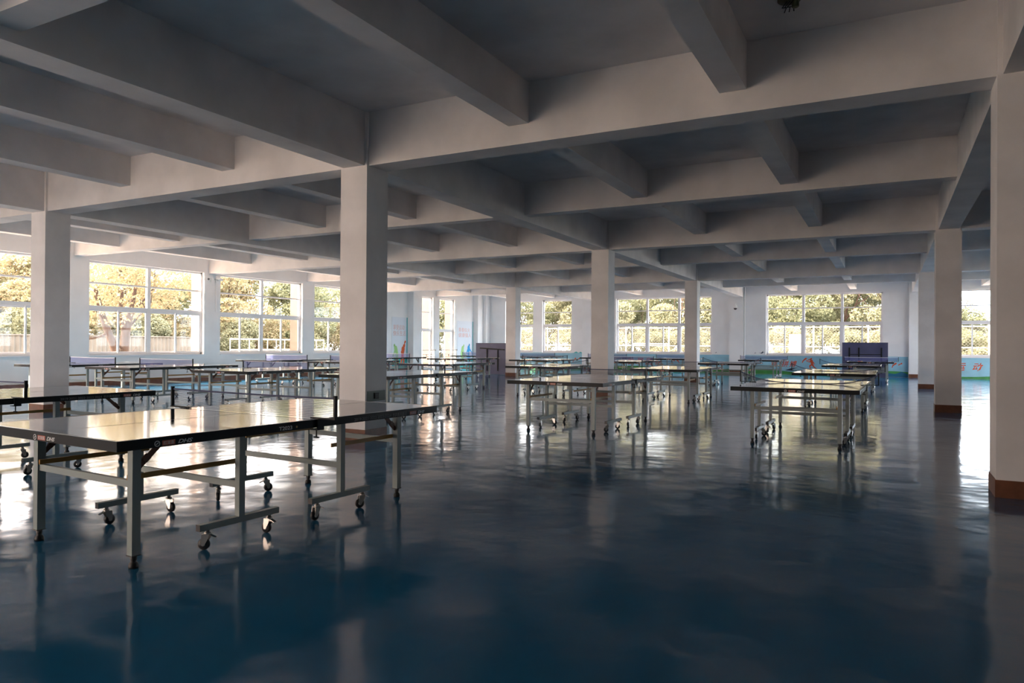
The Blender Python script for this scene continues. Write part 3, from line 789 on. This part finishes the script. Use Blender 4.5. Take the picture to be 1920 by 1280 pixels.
# the forked tree outside the second left window
root = tag(empty('forked_tree', (-19.2, 9.15, -.16)), 'dark forked tree close outside the second left window', 'tree')
mb = MB()
mb.path([(0, -.05, 0), (.05, -.15, .9), (.0, -.45, 1.7), (.05, -.75, 2.4), (.0, -1.0, 3.4)], [.19, .16, .13, .11, .07], 9)
mb.path([(0, .05, 0), (0, .12, 1.0), (.05, .15, 1.8), (0, .38, 2.6), (.1, .5, 3.6)], [.2, .17, .16, .11, .06], 9)
mb.path([(.05, .15, 1.75), (0, -.05, 2.5), (.1, -.02, 3.4)], [.12, .09, .05], 8)
for p, q in (((.0, -.4, 1.6), (.3, .25, .7)), ((.05, -.75, 2.4), (.2, -1.7, 2.9)), ((0, .38, 2.6), (.2, 1.2, 3.3)), ((.0, -.5, 1.8), (.4, -1.5, 1.2)), ((0, .2, 1.9), (-.3, .9, 2.5))):
    g = random.Random(int(abs(p[1] * 100)))
    branch(mb, p, (Vector(q) - Vector(p)).normalized(), .05, 1.5, 1, g)
mb.build('trunk', M['bark'], root)
o = bpy.data.objects.new('crown', with_mat(crown_mesh(91, 2.6, 1.7, 8000, .07, 'crown'), M['leaf_gold'])); COL.objects.link(o); o.parent = root; o.location = (0, 0, 4.0)
gl_, gb_, gf_ = 'leafy trees outside the left windows', 'leafy trees beyond the far windows', 'trees beyond the pavement'
for (x, y, h, rx, key) in [(-30.5, -1.0, 4.4, 2.4, 'green'), (-28.5, 4.4, 4.8, 2.4, 'gold'), (-32.5, 7.6, 4.6, 2.5, 'green'), (-28.8, 10.2, 4.3, 2.3, 'gold'), (-33.0, 13.6, 6.2, 3.0, 'gold'),
                           (-28.6, 15.8, 5.8, 2.6, 'gold'), (-33.0, 19.6, 6.6, 3.0, 'green'), (-28.4, 21.4, 6.0, 2.7, 'gold'), (-33.0, 25.8, 6.8, 3.0, 'gold'), (-28.2, 27.4, 6.2, 2.8, 'green'),
                           (-33.0, 32.0, 7.0, 3.1, 'green'), (-27.8, 33.4, 6.6, 2.9, 'gold'), (-32.4, 38.6, 7.2, 3.2, 'gold'), (-27.0, 39.6, 6.8, 3.0, 'green'), (-25.0, 46.0, 7.2, 3.2, 'green'),
                           (-36.5, 3.5, 6.0, 3.2, 'gold'), (-37.5, 10.5, 7.2, 3.2, 'green')]:
    i = int(abs(x * 7 + y * 3)) % 2
    tree('leafy_tree', x, y, h, rx, 'yellow green leafy tree standing outside the left windows', gl_, None, None, 0, crown=crowns[key][i], trunk=trunks[int(abs(y)) % 3])
for k in range(15):
    x = -19.5 + k * 3.3; y = 43.0 + (k % 2) * 2.6; h = 5.9 + (k * 7 % 5) * .3 - (2.5 if k > 8 else 0)
    tree('leafy_tree', x, y, h, 2.5, 'pale green leafy tree standing beyond the far windows', gb_, None, None, 0, crown=crowns['pale' if k % 3 else 'green'][k % 2], trunk=trunks[k % 3])
for k in range(11):
    x = -21 + k * 4.4; y = 49.5 + (k % 2) * 2.4
    tree('leafy_tree', x, y, 7.6 - (3.8 if k > 6 else 0), 3.2, 'tall green leafy tree standing behind the pale trees beyond the far windows', 'tall trees behind the pale trees', None, None, 0, crown=crowns['green'][k % 2], trunk=trunks[k % 3])
for k in range(13):                        # low bushes along the fence
    x = -17 + k * 2.9; y = 38.5 + (k % 2) * .7
    root = tag(empty('bush', (x, y, -.16)), 'low green bush growing behind the wire fence', 'bush', 'bushes behind the wire fence')
    c = bpy.data.objects.new('foliage', crowns['green' if k % 2 else 'pale'][k % 2]); COL.objects.link(c); c.parent = root; c.location = (0, 0, 1.25); c.scale = (1.0, .7, .68)

for k in range(14):
    y = 3.5 + k * 2.9
    root = tag(empty('bush', (-26.6 - (k % 2) * .5, y, -.16)), 'low golden bush growing behind the sheet fence outside the left windows', 'bush', 'bushes outside the left windows')
    c = bpy.data.objects.new('foliage', crowns['gold' if k % 2 else 'pale'][k % 2]); COL.objects.link(c); c.parent = root; c.location = (0, 0, 1.4); c.scale = (.75, 1.0, .72)

# wire fence beyond the far windows
root = tag(empty('wire_fence', (0, 34.4, -.16)), 'diamond wire fence with white posts beyond the far windows', 'fence')
mb = MB(); x0, x1, hh = -16.0, 16.0, 2.5; st = .16
for k in range(int((x1 - x0 + hh) / st)):
    for s in (1, -1):
        a = x0 - hh + k * st if s > 0 else x0 + k * st
        p, q = Vector((a, 0, 0)), Vector((a + s * hh, 0, hh))
        pts = []
        for r_ in (p, q):
            if r_.x < x0: t = (x0 - p.x) / (q.x - p.x); r_ = p.lerp(q, t)
            if r_.x > x1: t = (x1 - p.x) / (q.x - p.x); r_ = p.lerp(q, t)
            pts.append(r_)
        if (pts[0] - pts[1]).length > .05 and -16.01 <= min(pts[0].x, pts[1].x) and max(pts[0].x, pts[1].x) <= 16.01: mb.bar(pts[0], pts[1], .009, .009)
mb.build('wire_mesh', M['mesh'], root)
for k in range(13): MB().path([(-16 + k * 2.667, 0, 0), (-16 + k * 2.667, 0, 2.6)], .045, 8).build('fence_post', M['fencew'], root)
for z in (1.45, 2.52): MB().path([(-16, .0, z), (16, .0, z)], .03, 8).build('fence_rail', M['fencew'], root)
# white board and goal frames in front of the fence
tag(MB().box(1.55, 2.15, 33.2, 33.25, -.16, 1.95).build('metal_sheet', M['fencew']), 'white corrugated sheet standing outside the far window above the red writing', 'sheet')
for i, (x, w) in enumerate(((-5.9, 2.1), (-9.6, 1.8))):
    root = tag(empty('goal_frame', (x, 32.6, -.16)), ['white tubular goal frame outside the far window behind the middle column', 'white tubular goal frame outside the narrow far windows'][i], 'goal')
    for s in (-1, 1): MB().path([(s * w / 2, 0, 0), (s * w / 2, 0, 1.55)], .04, 8).build('post', M['fencew'], root)
    MB().path([(-w / 2, 0, 1.56), (w / 2, 0, 1.56)], .04, 8).build('crossbar', M['fencew'], root)
    MB().path([(-w / 2, 0, .75), (w / 2, 0, .75)], .025, 8).build('rail', M['fencew'], root)
# pale fence behind the left trees
root = tag(empty('sheet_fence', (-25.0, 9.5, -.16)), 'pale corrugated sheet fence behind the trees outside the left windows', 'fence')
mb = MB(); pts = []
for k in range(180):
    y = -9 + k * .1; pts.append((y, .03 if k % 2 else -.03))
for k in range(len(pts) - 1):
    (a, da), (b, db) = pts[k], pts[k + 1]
    mb.add([(da, a, 0), (db, b, 0), (db, b, 1.7), (da, a, 1.7), (da - .01, a, 0), (db - .01, b, 0), (db - .01, b, 1.7), (da - .01, a, 1.7)], [(0, 1, 2, 3), (7, 6, 5, 4), (3, 2, 6, 7)])
mb.build('sheet_panel', M['sheet'], root)
MB().box(-.05, .05, -9.1, 9.0, 1.7, 1.75).build('top_rail', M['sheet'], root)
# white railing outside the third and fourth left windows
root = tag(empty('railing', (-19.0, 16.6, -.16)), 'white metal railing outside the left window after the cameras', 'railing')
for z in (1.15, 1.62): MB().path([(0, -2.6, z), (0, 3.2, z)], .03, 8).build('rail', M['fencew'], root)
for k in range(12): MB().path([(0, -2.6 + k * .527, 0), (0, -2.6 + k * .527, 1.6)], .022, 6).build('baluster', M['fencew'], root)
# pale shed
root = tag(empty('shed', (-41, 30, -.16)), 'pale low building behind the trees outside the left windows', 'building')
MB().box(-2.5, 2.5, -5, 5, 0, 2.6).build('wall', M['render'], root)
MB().box(-2.8, 2.8, -5.3, 5.3, 2.6, 2.8).build('roof', M['fencew'], root)

# ------------------------------------------------------------------ light
W = bpy.data.worlds.new('sky'); S.world = W; W.use_nodes = True
wn = W.node_tree; bg = wn.nodes['Background']
SUN = Vector((-.62, -.60, .62)).normalized()          # towards the sun
tcw = wn.nodes.new('ShaderNodeTexCoord'); dt = wn.nodes.new('ShaderNodeVectorMath'); dt.operation = 'DOT_PRODUCT'
dt.inputs[1].default_value = SUN; wn.links.new(tcw.outputs['Generated'], dt.inputs[0])
mr = wn.nodes.new('ShaderNodeMapRange'); mr.inputs['From Min'].default_value = -.6; mr.inputs['From Max'].default_value = 1
wn.links.new(dt.outputs['Value'], mr.inputs['Value'])
cr = wn.nodes.new('ShaderNodeValToRGB')
cr.color_ramp.elements[0].color = (.80, .88, 1.0, 1); cr.color_ramp.elements[1].color = (1.0, .72, .59, 1)
wn.links.new(mr.outputs['Result'], cr.inputs['Fac']); wn.links.new(cr.outputs['Color'], bg.inputs['Color'])
ms = wn.nodes.new('ShaderNodeMapRange'); ms.inputs['To Min'].default_value = 4.6; ms.inputs['To Max'].default_value = 4.6
wn.links.new(mr.outputs['Result'], ms.inputs['Value']); wn.links.new(ms.outputs['Result'], bg.inputs['Strength'])
sun = bpy.data.lights.new('sun', 'SUN'); sun.energy = 9.0; sun.angle = math.radians(2.5); sun.color = (1, .78, .62)
so = bpy.data.objects.new('sun', sun); COL.objects.link(so)
so.rotation_euler = (-SUN).to_track_quat('-Z', 'Y').to_euler()

# ------------------------------------------------------------------ camera
cd = bpy.data.cameras.new('camera'); cam = bpy.data.objects.new('camera', cd); COL.objects.link(cam)
cd.sensor_width = 36; cd.lens = 25.0137; cd.clip_start = .05; cd.clip_end = 400
r2_ = Vector((.88360062, .46819239, .00676979)); u2_ = Vector((-.00366348, -.00754497, .99996483)); fw_ = Vector((-.468227, .88359434, .00495152))
mw = Matrix((r2_, u2_, -fw_)).transposed().to_4x4(); mw.translation = Vector((6.30617, -7.59229, 1.28038))
cam.matrix_world = mw
S.camera = cam

S.view_settings.view_transform = 'Standard'; S.view_settings.look = 'None'
S.view_settings.gamma = 1; S.view_settings.use_curve_mapping = False
S.view_settings.exposure = 2.17
cy = S.cycles
cy.use_denoising = True
cy.max_bounces = 10; cy.diffuse_bounces = 6; cy.glossy_bounces = 4; cy.transparent_max_bounces = 16; cy.transmission_bounces = 4
cy.caustics_reflective = True; cy.caustics_refractive = False
cy.sample_clamp_indirect = 6
